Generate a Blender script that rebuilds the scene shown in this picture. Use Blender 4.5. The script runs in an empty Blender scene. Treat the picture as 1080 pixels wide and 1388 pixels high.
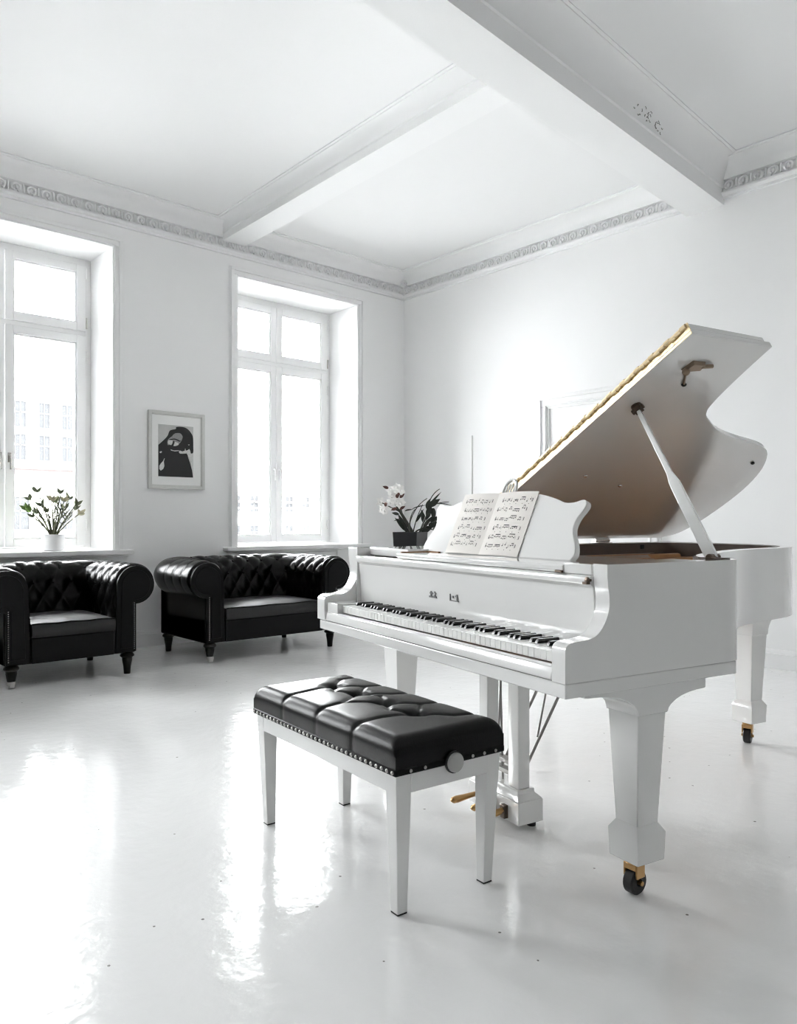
import bpy, bmesh, math, random
from math import sin, cos, pi, radians, sqrt
from mathutils import Vector, Matrix
random.seed(7)
C = bpy.context.scene.collection
SC = bpy.context.scene

# ------------------------------------------------------------------ materials
def new_mat(name):
    m = bpy.data.materials.new(name); m.use_nodes = True
    nt = m.node_tree
    return m, nt, nt.nodes['Principled BSDF']

def paint(name, col, rough=0.5, bump=0.0, scale=40.0, var=0.0, coat=0.0, metal=0.0, spec=0.5, coat_rough=0.05, detail=3.0):
    """procedural painted / lacquered / metal surface: noise-driven bump and a little tone variation"""
    m, nt, p = new_mat(name)
    p.inputs['Base Color'].default_value = (*col, 1)
    p.inputs['Roughness'].default_value = rough
    p.inputs['Metallic'].default_value = metal
    p.inputs['Specular IOR Level'].default_value = spec
    p.inputs['Coat Weight'].default_value = coat
    p.inputs['Coat Roughness'].default_value = coat_rough
    tc = nt.nodes.new('ShaderNodeTexCoord')
    no = nt.nodes.new('ShaderNodeTexNoise')
    no.inputs['Scale'].default_value = scale
    no.inputs['Detail'].default_value = detail
    nt.links.new(tc.outputs['Object'], no.inputs['Vector'])
    if bump > 0:
        b = nt.nodes.new('ShaderNodeBump'); b.inputs['Strength'].default_value = bump; b.inputs['Distance'].default_value = 0.002
        nt.links.new(no.outputs['Fac'], b.inputs['Height']); nt.links.new(b.outputs['Normal'], p.inputs['Normal'])
    if var > 0:
        r = nt.nodes.new('ShaderNodeMix'); r.data_type = 'RGBA'
        r.inputs[6].default_value = (*[c * (1 - var) for c in col], 1)
        r.inputs[7].default_value = (*[min(1, c * (1 + var)) for c in col], 1)
        nt.links.new(no.outputs['Fac'], r.inputs[0]); nt.links.new(r.outputs[2], p.inputs['Base Color'])
    return m

def floor_mat():
    m, nt, p = new_mat('white floor paint')
    p.inputs['Roughness'].default_value = 0.11
    p.inputs['Specular IOR Level'].default_value = 0.6
    tc = nt.nodes.new('ShaderNodeTexCoord')
    n1 = nt.nodes.new('ShaderNodeTexNoise'); n1.inputs['Scale'].default_value = 22; n1.inputs['Detail'].default_value = 4
    n2 = nt.nodes.new('ShaderNodeTexNoise'); n2.inputs['Scale'].default_value = 3.0; n2.inputs['Detail'].default_value = 2
    sp = nt.nodes.new('ShaderNodeTexVoronoi'); sp.inputs['Scale'].default_value = 9.0
    sp.inputs['Randomness'].default_value = 1.0
    rp = nt.nodes.new('ShaderNodeTexNoise'); rp.inputs['Scale'].default_value = 60
    for n in (n1, n2, sp, rp): nt.links.new(tc.outputs['Object'], n.inputs['Vector'])
    # sparse little chips of dirt
    ad = nt.nodes.new('ShaderNodeMath'); ad.operation = 'MULTIPLY_ADD'; ad.inputs[1].default_value = 0.05
    nt.links.new(rp.outputs['Fac'], ad.inputs[0]); nt.links.new(sp.outputs['Distance'], ad.inputs[2])
    lt = nt.nodes.new('ShaderNodeMath'); lt.operation = 'LESS_THAN'; lt.inputs[1].default_value = 0.066
    nt.links.new(ad.outputs[0], lt.inputs[0])
    mx = nt.nodes.new('ShaderNodeMix'); mx.data_type = 'RGBA'
    mx.inputs[6].default_value = (0.82, 0.82, 0.815, 1); mx.inputs[7].default_value = (0.25, 0.25, 0.24, 1)
    nt.links.new(lt.outputs[0], mx.inputs[0]); nt.links.new(mx.outputs[2], p.inputs['Base Color'])
    su = nt.nodes.new('ShaderNodeMath'); su.operation = 'MULTIPLY_ADD'; su.inputs[1].default_value = 3.0
    nt.links.new(n2.outputs['Fac'], su.inputs[0]); nt.links.new(n1.outputs['Fac'], su.inputs[2])
    b = nt.nodes.new('ShaderNodeBump'); b.inputs['Strength'].default_value = 0.13; b.inputs['Distance'].default_value = 0.01
    nt.links.new(su.outputs[0], b.inputs['Height']); nt.links.new(b.outputs['Normal'], p.inputs['Normal'])
    return m

def glass_mat():
    m = bpy.data.materials.new('window glass'); m.use_nodes = True
    nt = m.node_tree; nt.nodes.clear()
    o = nt.nodes.new('ShaderNodeOutputMaterial'); t = nt.nodes.new('ShaderNodeBsdfTransparent')
    g = nt.nodes.new('ShaderNodeBsdfGlossy'); g.inputs['Roughness'].default_value = 0.02
    f = nt.nodes.new('ShaderNodeFresnel'); f.inputs['IOR'].default_value = 1.45
    t.inputs['Color'].default_value = (0.97, 0.98, 0.98, 1)
    x = nt.nodes.new('ShaderNodeMixShader')
    nt.links.new(f.outputs[0], x.inputs[0]); nt.links.new(t.outputs[0], x.inputs[1]); nt.links.new(g.outputs[0], x.inputs[2])
    nt.links.new(x.outputs[0], o.inputs['Surface'])
    return m

M = dict(
    wall=paint('matt white wall paint', (0.84, 0.84, 0.84), 0.85, 0.25, 90),
    greywall=paint('dimming wall grey', (0.52, 0.52, 0.52), 0.85, 0.25, 90),  # for the unseen walls: grey chosen to hold down bounced light
    ceil=paint('matt white ceiling paint', (0.80, 0.80, 0.80), 0.9, 0.2, 60),
    plaster=paint('white plaster moulding', (0.82, 0.82, 0.82), 0.75, 0.3, 120),
    trim=paint('satin white woodwork', (0.82, 0.82, 0.82), 0.4, 0.1, 60),
    floor=floor_mat(), glass=glass_mat(),
    piano=paint('white piano lacquer', (0.81, 0.81, 0.80), 0.12, 0.015, 12, coat=1.0, coat_rough=0.02),
    bench=paint('white satin bench lacquer', (0.78, 0.78, 0.77), 0.35, 0.05, 40),
    ivory=paint('white key tops', (0.82, 0.82, 0.80), 0.25, 0.0, 30, var=0.02),
    ebony=paint('black key tops', (0.012, 0.012, 0.012), 0.22, 0.05, 80),
    brass=paint('polished brass', (0.52, 0.32, 0.14), 0.28, 0.1, 60, metal=1.0),
    hinge=paint('piano hinge brass', (0.80, 0.66, 0.43), 0.38, 0.8, 90, metal=1.0),
    nickel=paint('nickel', (0.62, 0.60, 0.57), 0.25, 0.1, 60, metal=1.0),
    darkmetal=paint('dark bronze', (0.12, 0.09, 0.07), 0.35, 0.2, 60, metal=0.8),
    bronze=paint('brown bronze', (0.30, 0.23, 0.17), 0.3, 0.3, 60, metal=1.0),
    seatleather=paint('worn seat leather', (0.004, 0.004, 0.004), 0.46, 0.25, 220, spec=0.5),
    steel=paint('grey steel rod', (0.30, 0.29, 0.28), 0.35, 0.1, 60, metal=0.9),
    rubber=paint('black rubber', (0.012, 0.012, 0.012), 0.45, 0.2, 80),
    plate=paint('bronze iron plate', (0.55, 0.30, 0.13), 0.45, 0.5, 30, metal=0.2, var=0.15),
    soundboard=paint('spruce soundboard', (0.36, 0.19, 0.09), 0.4, 0.2, 20, var=0.2),
    rimveneer=paint('inner rim veneer', (0.17, 0.135, 0.115), 0.45, 0.2, 25, var=0.15),
    felt=paint('black felt', (0.02, 0.02, 0.02), 0.95, 0.4, 200),
    wire=paint('string wire', (0.55, 0.50, 0.44), 0.35, 0.0, 30, metal=0.9),
    ink=paint('printed ink', (0.03, 0.03, 0.03), 0.7, 0.0, 60),
    ink2=paint('grey lettering', (0.16, 0.16, 0.16), 0.6, 0.0, 60),
    paper=paint('cream sheet paper', (0.78, 0.75, 0.71), 0.8, 0.15, 140, var=0.02),
    leather=paint('black leather', (0.004, 0.004, 0.004), 0.38, 0.30, 260, spec=0.12),
    leather2=paint('glossy black leather', (0.003, 0.003, 0.003), 0.27, 0.28, 220, spec=0.16),
    legwood=paint('ebonised turned wood', (0.006, 0.006, 0.005), 0.3, 0.1, 60, spec=0.2),
    stud=paint('nail heads', (0.45, 0.44, 0.42), 0.3, 0.1, 60, metal=1.0),
    knob=paint('grey knob plastic', (0.42, 0.42, 0.41), 0.4, 0.1, 60),
    frame=paint('pale grey picture frame', (0.60, 0.60, 0.58), 0.4, 0.2, 80, var=0.04),
    mount=paint('white picture mount', (0.82, 0.82, 0.81), 0.85, 0.1, 120),
    p_bg=paint('photo grey ground', (0.50, 0.50, 0.49), 0.6, 0.0, 20, var=0.12),
    p_black=paint('photo black', (0.008, 0.008, 0.008), 0.55, 0.0, 20),
    p_mid=paint('photo mid grey', (0.26, 0.26, 0.26), 0.55, 0.0, 60, var=0.4),
    p_light=paint('photo light', (0.62, 0.62, 0.61), 0.55, 0.0, 60, var=0.25),
    potwhite=paint('white ceramic', (0.82, 0.82, 0.82), 0.3, 0.05, 40),
    potblack=paint('black ceramic', (0.012, 0.012, 0.013), 0.4, 0.1, 60),
    soil=paint('dark potting soil', (0.03, 0.025, 0.02), 0.95, 0.8, 90),
    stem=paint('olive stem', (0.10, 0.105, 0.05), 0.55, 0.2, 60, var=0.25),
    leaf=paint('grey green leaf', (0.13, 0.15, 0.085), 0.5, 0.2, 40, var=0.35),
    leafg=paint('fresh green leaf', (0.13, 0.24, 0.045), 0.5, 0.2, 40, var=0.35),
    bud=paint('pale bud', (0.42, 0.40, 0.27), 0.55, 0.1, 60, var=0.2),
    dleaf=paint('dark glossy leaf', (0.014, 0.020, 0.012), 0.3, 0.2, 40, var=0.3),
    dstem=paint('dark stem', (0.02, 0.02, 0.012), 0.5, 0.2, 60),
    petal=paint('white petal', (0.86, 0.85, 0.83), 0.6, 0.1, 60),
    heart=paint('maroon flower heart', (0.10, 0.04, 0.03), 0.6, 0.2, 60),
    facade=paint('pale facade render', (0.80, 0.79, 0.77), 0.9, 0.2, 2),
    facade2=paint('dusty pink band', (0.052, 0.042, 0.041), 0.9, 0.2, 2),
    fwin=paint('facade window', (0.030, 0.031, 0.033), 0.6, 0.0, 2, var=0.3, spec=0.1),
    ffr=paint('facade window frame', (0.06, 0.06, 0.06), 0.6, 0.0, 2),
    street=paint('pale street paving', (0.55, 0.55, 0.55), 0.9, 0.3, 2),
    rail=paint('grey railing paint', (0.10, 0.10, 0.10), 0.5, 0.1, 40),
)

# ------------------------------------------------------------------ mesh helpers
def B(): return bmesh.new()

def box(bm, x0, x1, y0, y1, z0, z1):
    v = [bm.verts.new(p) for p in ((x0,y0,z0),(x1,y0,z0),(x1,y1,z0),(x0,y1,z0),(x0,y0,z1),(x1,y0,z1),(x1,y1,z1),(x0,y1,z1))]
    for f in ((0,3,2,1),(4,5,6,7),(0,1,5,4),(1,2,6,5),(2,3,7,6),(3,0,4,7)): bm.faces.new([v[i] for i in f])

def loft(bm, loops, cap=True, close=False):
    L = [[bm.verts.new(p) for p in lp] for lp in loops]
    n = len(L[0])
    for a, b in zip(L, L[1:] + ([L[0]] if close else [])):
        for i in range(n):
            j = (i + 1) % n
            bm.faces.new((a[i], a[j], b[j], b[i]))
    if cap and not close:
        bm.faces.new(L[0][::-1]); bm.faces.new(L[-1])

def prism(bm, pts, axis, a, b):
    """closed 2-D outline pushed from a to b along axis (0: pts are y,z; 1: x,z; 2: x,y)"""
    def P(p, t): return (t, p[0], p[1]) if axis == 0 else ((p[0], t, p[1]) if axis == 1 else (p[0], p[1], t))
    loft(bm, [[P(p, a) for p in pts], [P(p, b) for p in pts]])

def tube(bm, pts, r, n=8, cap=True):
    pts = [Vector(p) for p in pts]
    rs = r if isinstance(r, (list, tuple)) else [r] * len(pts)
    t0 = (pts[1] - pts[0]).normalized()
    u = t0.orthogonal().normalized()
    loops = []
    for i, p in enumerate(pts):
        t = (pts[min(i+1, len(pts)-1)] - pts[max(i-1, 0)]).normalized()
        u = (u - t * u.dot(t)).normalized(); w = t.cross(u)
        loops.append([p + (u * cos(2*pi*k/n) + w * sin(2*pi*k/n)) * rs[i] for k in range(n)])
    loft(bm, loops, cap)

def lathe(bm, prof, c=(0,0,0), n=20, axis=2):
    loops = []
    for r, z in prof:
        lp = []
        for k in range(n):
            a = 2*pi*k/n
            x, y = max(r, 1e-4)*cos(a), max(r, 1e-4)*sin(a)
            v = (x, y, z) if axis == 2 else ((z, x, y) if axis == 0 else (x, z, y))
            lp.append((v[0]+c[0], v[1]+c[1], v[2]+c[2]))
        loops.append(lp)
    loft(bm, loops)

def ball(bm, c, r, sx=1, sy=1, sz=1, u=10, v=7):
    loops = []
    for i in range(v + 1):
        t = pi * i / v; rr = max(sin(t), 1e-3) * r
        loops.append([(c[0]+sx*rr*cos(2*pi*k/u), c[1]+sy*rr*sin(2*pi*k/u), c[2]+sz*r*cos(t)) for k in range(u)])
    loft(bm, loops)

def grid(bm, rows):
    V = [[bm.verts.new(p) for p in r] for r in rows]
    for a, b in zip(V, V[1:]):
        for i in range(len(a)-1): bm.faces.new((a[i], a[i+1], b[i+1], b[i]))
    return V

def obj(name, bm, mat, parent=None, bevel=0.0, seg=2, smooth=35, fixn=True):
    if fixn: bmesh.ops.recalc_face_normals(bm, faces=bm.faces)
    me = bpy.data.meshes.new(name); bm.to_mesh(me); bm.free()
    for m in (mat if isinstance(mat, (list, tuple)) else [mat]): me.materials.append(m)
    if smooth:
        for p in me.polygons: p.use_smooth = True
        me.set_sharp_from_angle(angle=radians(smooth))
    o = bpy.data.objects.new(name, me); C.objects.link(o)
    if parent is not None: o.parent = parent
    if bevel:
        b = o.modifiers.new('soft edges', 'BEVEL'); b.width = bevel; b.segments = seg; b.limit_method = 'ANGLE'; b.angle_limit = radians(40)
        b.harden_normals = False
    return o

def tag(o, label, cat, group=None, kind=None):
    o['label'] = label; o['category'] = cat
    if group: o['group'] = group
    if kind: o['kind'] = kind
    return o

def thing(name, label, cat, loc=(0,0,0), rotz=0.0, group=None, kind=None):
    o = bpy.data.objects.new(name, None); C.objects.link(o)
    o.empty_display_size = 0.1
    o.location = loc; o.rotation_euler = (0, 0, rotz)
    return tag(o, label, cat, group, kind)

def bez(p0, p1, p2, n=8):
    p0, p1, p2 = Vector(p0), Vector(p1), Vector(p2)
    return [p0*(1-t)**2 + p1*2*t*(1-t) + p2*t*t for t in [i/n for i in range(n+1)]]

# ------------------------------------------------------------------ the room
WY, RX, CZ = 6.37, 5.82, 3.80          # window wall, right wall, ceiling
XL, YB = -5.2, -4.2                    # far ends behind the camera
OPEN = [(-1.526,-0.092), (1.09,2.524), (3.706,5.141)]  # leftmost opening is out of view, added for its daylight
SZ, HZ = 0.84, 3.365                   # sill, head

bm = B(); box(bm, XL-0.2, RX+0.2, YB-0.2, WY+0.6, -0.15, 0.0)
tag(obj('floor', bm, M['floor'], smooth=0), 'glossy white painted floor with window reflections', 'floor', kind='structure')
bm = B(); box(bm, XL-0.2, RX+0.2, YB-0.2, WY+0.6, CZ, CZ+0.15)
tag(obj('ceiling', bm, M['ceil'], smooth=0), 'flat white ceiling between two plaster beams', 'ceiling', kind='structure')
bm = B()
xs = [XL-0.2] + [v for o in OPEN for v in o] + [RX]
for i in range(0, len(xs), 2): box(bm, xs[i], xs[i+1], WY, WY+0.55, 0, CZ)
for a, b in OPEN:
    box(bm, a, b, WY, WY+0.55, 0, SZ-0.04); box(bm, a, b, WY, WY+0.55, HZ, CZ)
tag(obj('wall_left', bm, M['wall'], smooth=0), 'white wall pierced by deep tall windows', 'wall', kind='structure')
bm = B(); box(bm, RX, RX+0.25, YB-0.2, WY+0.55, 0, CZ)
tag(obj('wall_right', bm, M['wall'], smooth=0), 'plain white wall behind the piano', 'wall', kind='structure')
bm = B(); box(bm, XL-0.2, RX+0.2, YB-0.2, YB, 0, CZ)
tag(obj('wall_rear', bm, M['greywall'], smooth=0), 'unseen wall behind the camera, toned grey to dim the bounced light', 'wall', kind='structure')
bm = B(); box(bm, XL-0.2, XL, YB, WY, 0, CZ)
tag(obj('wall_side', bm, M['greywall'], smooth=0), 'unseen side wall far to the left, toned grey to dim the bounced light', 'wall', kind='structure')

# baseboards
def base_prof(s): return [(0,0),(0.022*s,0),(0.022*s,0.108),(0.016*s,0.113),(0.016*s,0.128),(0.008*s,0.14),(0,0.14)]
bm = B(); prism(bm, [(WY - d, z) for d, z in base_prof(1)], 0, XL, RX)
tag(obj('baseboard_left', bm, M['trim']), 'white moulded baseboard along the window wall', 'baseboard', kind='structure')
bm = B()
for y0, y1 in ((YB, 3.24), (4.487, WY)): prism(bm, [(RX - d, z) for d, z in base_prof(1)], 1, y0, y1)
tag(obj('baseboard_right', bm, M['trim']), 'white moulded baseboard along the wall behind the piano', 'baseboard', kind='structure')

# cornices: moulded profile with a band of scrolled ornament
CP = [(0,3.545),(0.022,3.545),(0.024,3.562),(0.040,3.566),(0.052,3.578),(0.054,3.590),(0.018,3.594),(0.018,3.672),(0.060,3.676),(0.062,3.688)]
for i in range(1, 9):
    a = radians(90 * i / 8); CP.append((0.062 + 0.105 * (1 - cos(a)), 3.688 + 0.088 * sin(a)))
CP += [(0.185,3.780),(0.190,3.790),(0.205,3.792),(0.205,3.801),(0,3.801)]
def ornament(bm, P, length, pitch=0.108):
    """raised scrolls and darts; P(t, d, z) -> point"""
    k = int(length / pitch)
    for i in range(k):
        t = (i + 0.5) * length / k
        arc = [P(t + 0.030*cos(radians(a)), 0.042, 3.633 + 0.029*sin(radians(a))) for a in range(-70, 251, 32)]
        tube(bm, arc, [0.0095]*(len(arc)-1) + [0.004], 6)
        q = P(t + 0.002, 0.040, 3.634)
        ball(bm, q, 0.013, 1, 1, 1.3, 8, 5)
        d0, d1 = P(t + pitch/2, 0.036, 3.668), P(t + pitch/2, 0.042, 3.604)
        tube(bm, [d0, d1], [0.0100, 0.0045], 6)
bm = B(); prism(bm, [(WY - d, z) for d, z in CP], 0, XL, RX)
ornament(bm, lambda t, d, z: (0.4 + t, WY - d, z), RX - 0.46)
tag(obj('trim_1', bm, M['plaster']), 'white plaster cornice with scrolled ornament above the windows', 'cornice', kind='structure')
bm = B(); prism(bm, [(RX - d, z) for d, z in CP], 1, YB, WY)
ornament(bm, lambda t, d, z: (RX - d, 1.2 + t, z), WY - 1.26)
tag(obj('trim_2', bm, M['plaster']), 'white plaster cornice with scrolled ornament above the piano wall', 'cornice', kind='structure')
# small plaster rosettes in the corner of the cove
bm = B()
for c in ((RX-0.085, WY-0.085, 3.70), (RX-0.05, WY-0.05, 3.635)):
    ball(bm, c, 0.016)
    for k in range(7):
        a = 2*pi*k/7; ball(bm, (c[0]+0.030*cos(a)*0.7, c[1]-0.030*cos(a)*0.7, c[2]+0.030*sin(a)), 0.015, u=7, v=5)
tag(obj('trim_5', bm, M['plaster']), 'small plaster rosettes in the cornice corner', 'rosette', kind='structure')

def beam(name, label, p0, ang, length, width, zb, side_h, cove):
    bm = B()
    w = width
    pr = [(0,zb),(w,zb),(w,zb+side_h),(w+0.012,zb+side_h+0.006)]
    n = 6; zt = CZ - 0.012; z0 = zb + side_h + 0.010
    cv = [(0.012 + (cove-0.04) * (1 - cos(radians(90*i/n))) , z0 + (zt - z0) * sin(radians(90*i/n))) for i in range(n+1)]
    pr += [(w + d, z) for d, z in cv] + [(w + cove - 0.022, zt), (w + cove - 0.02, zt+0.006), (w + cove, zt+0.006), (w + cove, CZ+0.001)]
    left = [(-cove, CZ+0.001), (-cove, zt+0.006), (-cove+0.02, zt+0.006), (-cove+0.022, zt)] + [(-d, z) for d, z in cv[::-1]] + [(-0.012, zb+side_h+0.006), (0, zb+side_h)]
    pr += left
    a = radians(ang); ax = Vector((cos(a), sin(a), 0)); nx = Vector((-sin(a), cos(a), 0))
    P = lambda q, t: Vector((p0[0], p0[1], 0)) + ax*t + nx*q[0] + Vector((0,0,q[1]))
    loft(bm, [[P(q, 0) for q in pr], [P(q, length) for q in pr]])
    return tag(obj(name, bm, M['plaster'], smooth=30), label, 'beam', kind='structure')
# big beam: runs back from the right wall (low-y edge at y = 2.726 there)
beam('trim_3', 'wide white plaster beam crossing the ceiling above the piano', (RX+0.02 - 10.99*cos(radians(3.7)), 2.726 - 10.99*sin(radians(3.7))), 3.7, 11.0, 0.30, 3.505, 0.115, 0.17)
# smaller beam from the window wall to the big beam
beam('trim_4', 'narrower white plaster beam running from the window wall', (3.763 - 3.45*sin(radians(1.7)), WY+0.01 - 3.45*cos(radians(1.7))), 88.3, 3.45, 0.235, 3.65, 0.06, 0.13)

# plaster flakes (peeled paint) on the big beam side: small dark cracks
bm = B()
a = radians(3.7); ax = Vector((cos(a), sin(a), 0)); nx = Vector((-sin(a), cos(a), 0))
for k in range(26):
    s = random.gauss(0, 0.10); h = random.uniform(-0.03, 0.05)
    c = Vector((4.55, 2.726 - (RX-4.55)*0.0647, 0)) + ax*s - nx*(0.018 + max(0, 0.02)) + Vector((0,0,3.66+h))
    t = random.uniform(0, 2*pi)
    pts = [c + (ax*cos(t+j*0.7) + Vector((0,0,1))*sin(t+j*0.7)) * 0.010*j*0.6 - nx*0.004 for j in range(4)]
    tube(bm, pts, 0.0022, 4)
tag(obj('trim_6', bm, paint('grey crack', (0.25,0.25,0.24), 0.9, 0.2, 50)), 'little cracks in the plaster on the wide beam', 'plaster cracks', kind='structure')

# ------------------------------------------------------------------ windows
FY = 6.85                              # inner face of the window joinery
def rect_ring(bm, x0, x1, z0, z1, wx0, wx1, wz0, wz1, y0, y1):
    """frame: stiles full height, rails between"""
    box(bm, x0, x0+wx0, y0, y1, z0, z1); box(bm, x1-wx1, x1, y0, y1, z0, z1)
    box(bm, x0+wx0, x1-wx1, y0, y1, z0, z0+wz0); box(bm, x0+wx0, x1-wx1, y0, y1, z1-wz1, z1)

def window(n, a, b, label, detailed=True):
    t = thing('window_%d' % n, label, 'window', ((a+b)/2, FY, SZ), kind='structure')
    hw = (b - a) / 2; H = HZ - SZ; mid = 0.015; TZ = 2.715 - SZ
    bm = B(); rect_ring(bm, -hw, hw, 0, H, 0.045, 0.045, 0.02, 0.055, 0.0, 0.09)
    box(bm, -hw+0.045, hw-0.045, -0.004, 0.09, TZ-0.022, TZ+0.022)
    obj('window_frame', bm, M['trim'], t, bevel=0.004)
    # moulded casing on the wall
    cw = 0.088
    bm = B()
    for w0, w1, d in ((0.0, cw, 0.014), (0.012, cw-0.004, 0.022), (0.05, cw-0.008, 0.034)):
        y1 = WY - FY; y0 = y1 - d
        box(bm, -hw-w1, -hw-w0, y0, y1, -0.0, H+w0); box(bm, hw+w0, hw+w1, y0, y1, -0.0, H+w0)
        box(bm, -hw-w1, hw+w1, y0, y1, H+w0, H+w1)
    obj('casing', bm, M['trim'], t, bevel=0.004)
    bm = B(); box(bm, -hw, hw, WY-FY-0.01, -0.001, -0.04, 0.0); box(bm, -hw-0.155, hw+0.155, WY-FY-0.085, WY-FY, -0.04, 0.0)
    box(bm, -hw-0.12, hw+0.12, WY-FY-0.055, WY-FY, -0.055, -0.04)
    obj('window_sill', bm, M['trim'], t, bevel=0.006)
    bm = B(); rect_ring(bm, -hw+0.03, hw-0.255, -0.78, -0.07, 0.07, 0.012, 0.07, 0.012, WY-FY-0.012, WY-FY)
    obj('apron_panel', bm, M['trim'], t, bevel=0.003)
    for side, x0, x1 in ((0, -hw+0.047, mid-0.003), (1, mid+0.003, hw-0.047)):
        for low in (True, False):
            z0, z1 = (0.022, TZ-0.020) if low else (TZ+0.020, H-0.057)
            so, si = 0.078, 0.064
            l, r = (so, si) if side == 0 else (si, so)
            bm = B(); rect_ring(bm, x0, x1, z0, z1, l, r, 0.068, 0.066, -0.018, 0.05)
            rect_ring(bm, x0+l-0.001, x1-r+0.001, z0+0.067, z1-0.065, 0.014, 0.014, 0.014, 0.014, -0.006, 0.04)
            c = obj('casement' if low else 'transom_light', bm, M['trim'], t, bevel=0.004)
            bm = B(); box(bm, x0+l+0.005, x1-r-0.005, 0.018, 0.022, z0+0.073, z1-0.071)
            obj('pane', bm, M['glass'], c, smooth=0)
            if low and detailed:
                # lever handle
                hx = (x1 - si/2) if side == 0 else (x0 + si/2)
                bm = B(); box(bm, hx-0.014, hx+0.014, -0.026, -0.018, 0.72, 0.80)
                lathe(bm, [(0.010,-0.055),(0.010,-0.018)], (hx, 0, 0.775), 10, 1)
                tube(bm, [(hx,-0.052,0.780),(hx,-0.056,0.74),(hx,-0.052,0.66)], [0.010,0.009,0.008], 8)
                obj('handle', bm, M['nickel'] if n == 1 else M['potwhite'], c, bevel=0.002)
            if detailed:
                hx = (x0 - 0.004) if side == 0 else (x1 + 0.004)
                for hz in ((z0+0.18, z1-0.18) if low else (z0+0.07, z1-0.07)):
                    bm = B(); lathe(bm, [(0.003,-0.05),(0.008,-0.045),(0.008,0.045),(0.003,0.05)], (hx, -0.02, hz), 8)
                    obj('hinge', bm, M['trim'] if hz > z0+0.1 else M['nickel'], c)
    return t
window(1, *OPEN[1], 'tall white window with the white flower pot on its sill')
window(2, *OPEN[2], 'tall white window nearest the corner, behind the two-seat sofa')
window(3, *OPEN[0], 'unseen tall white window added to the left for more daylight', False)  # never in view, added to bring in extra sky light

# ------------------------------------------------------------------ door on the right wall
t = thing('door_1', 'white panelled door partly hidden behind the raised piano lid', 'door', (RX, 3.865, 0), kind='structure')
bm = B()
ho, hi, zo, zi = 0.622, 0.495, 2.24, 2.115
for w0, w1, d in ((0.0, 0.127, 0.018), (0.02, 0.118, 0.030), (0.085, 0.110, 0.042), (0.03, 0.045, 0.038)):
    box(bm, -d, 0, -hi-w1, -hi-w0, 0, zi+w0); box(bm, -d, 0, hi+w0, hi+w1, 0, zi+w0); box(bm, -d, 0, -hi-w1, hi+w1, zi+w0, zi+w1)
obj('door_casing', bm, M['trim'], t, bevel=0.004)
bm = B(); box(bm, -0.006, 0, -hi, hi, 0, zi)
obj('door_leaf', bm, M['trim'], t)

# thin conduit on the right wall
bm = B(); box(bm, RX-0.008, RX, 5.333, 5.343, 0.14, 1.95)
tag(obj('cable_conduit', bm, M['frame'], bevel=0.002), 'thin pale cable strip running up the right wall behind the music desk', 'cable strip')

# ------------------------------------------------------------------ grand piano
PX, PY, PR = 1.65816, 1.19526, radians(-101.9)
piano = thing('grand_piano', 'white baby grand piano with its lid raised on a prop stick', 'piano', (PX, PY, 0), PR)
W0 = -1.55
def spline(pts, n=6):
    out = []
    for i in range(len(pts)-1):
        p = [Vector(pts[max(i-1,0)]), Vector(pts[i]), Vector(pts[i+1]), Vector(pts[min(i+2,len(pts)-1)])]
        for k in range(n):
            s = k/n
            out.append(0.5*((2*p[1]) + (p[2]-p[0])*s + (2*p[0]-5*p[1]+4*p[2]-p[3])*s*s + (3*p[1]-p[0]-3*p[2]+p[3])*s**3))
    out.append(Vector(pts[-1])); return [(v.x, v.y) for v in out]

# curved case: outline from the treble cheek round the tail to the bass cheek
outer = spline([(0,0.20),(0,0.45),(0,0.665)], 3)[:-1] + spline([(0,0.665),(-0.010,0.705),(-0.045,0.730),(-0.12,0.76),(-0.235,0.88),(-0.345,1.067),(-0.430,1.25),(-0.490,1.40),(-0.525,1.53),(-0.552,1.70),(-0.585,1.85),(-0.655,1.985),(-0.77,2.09),(-0.93,2.155),(-1.12,2.18),(-1.32,2.175),(-1.46,2.15),(-1.53,2.10),(-1.55,2.02)], 5) + [(-1.55,1.6),(-1.55,1.0),(-1.55,0.16)]
def offset(poly, d):
    res = []
    for i, p in enumerate(poly):
        a = Vector(poly[max(i-1,0)]); b = Vector(poly[min(i+1,len(poly)-1)])
        t = (b-a).normalized(); nrm = Vector((-t.y, t.x)); res.append((p[0]+nrm.x*d, p[1]+nrm.y*d))
    return res
inner = offset(outer, 0.052)
def rim_strip(bm, o, i, z0, z1):
    loft(bm, [[(*a, z0), (*a, z1), (*b, z1), (*b, z0)] for a, b in zip(o, i)])
# (built below together with the treble cheek, so that side and cheek are one unbroken surface)
bm = B(); rim_strip(bm, offset(outer, 0.0525), offset(outer, 0.062), 0.80, 0.957)
obj('inner_rim', bm, M['rimveneer'], piano)
bm = B(); prism(bm, [(x, max(y, 0.30)) for x, y in offset(outer, 0.058)], 2, 0.80, 0.815)
obj('soundboard', bm, M['soundboard'], piano)
# iron plate: flat web with struts and raised edge
bm = B()
web = [p for p in offset(outer, 0.075) if p[1] > 0.3]
prism(bm, web, 2, 0.868, 0.884)
for (x0, y0, x1, y1) in ((-1.40,0.55,-1.33,2.02),(-1.05,0.55,-1.02,1.98),(-0.72,0.55,-0.80,1.88),(-0.42,0.55,-0.62,1.55)):
    tube(bm, [(x0,y0,0.890),(x1,y1,0.890)], 0.016, 6)
o = obj('cast_plate', bm, M['plate'], piano, bevel=0.003)
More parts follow.
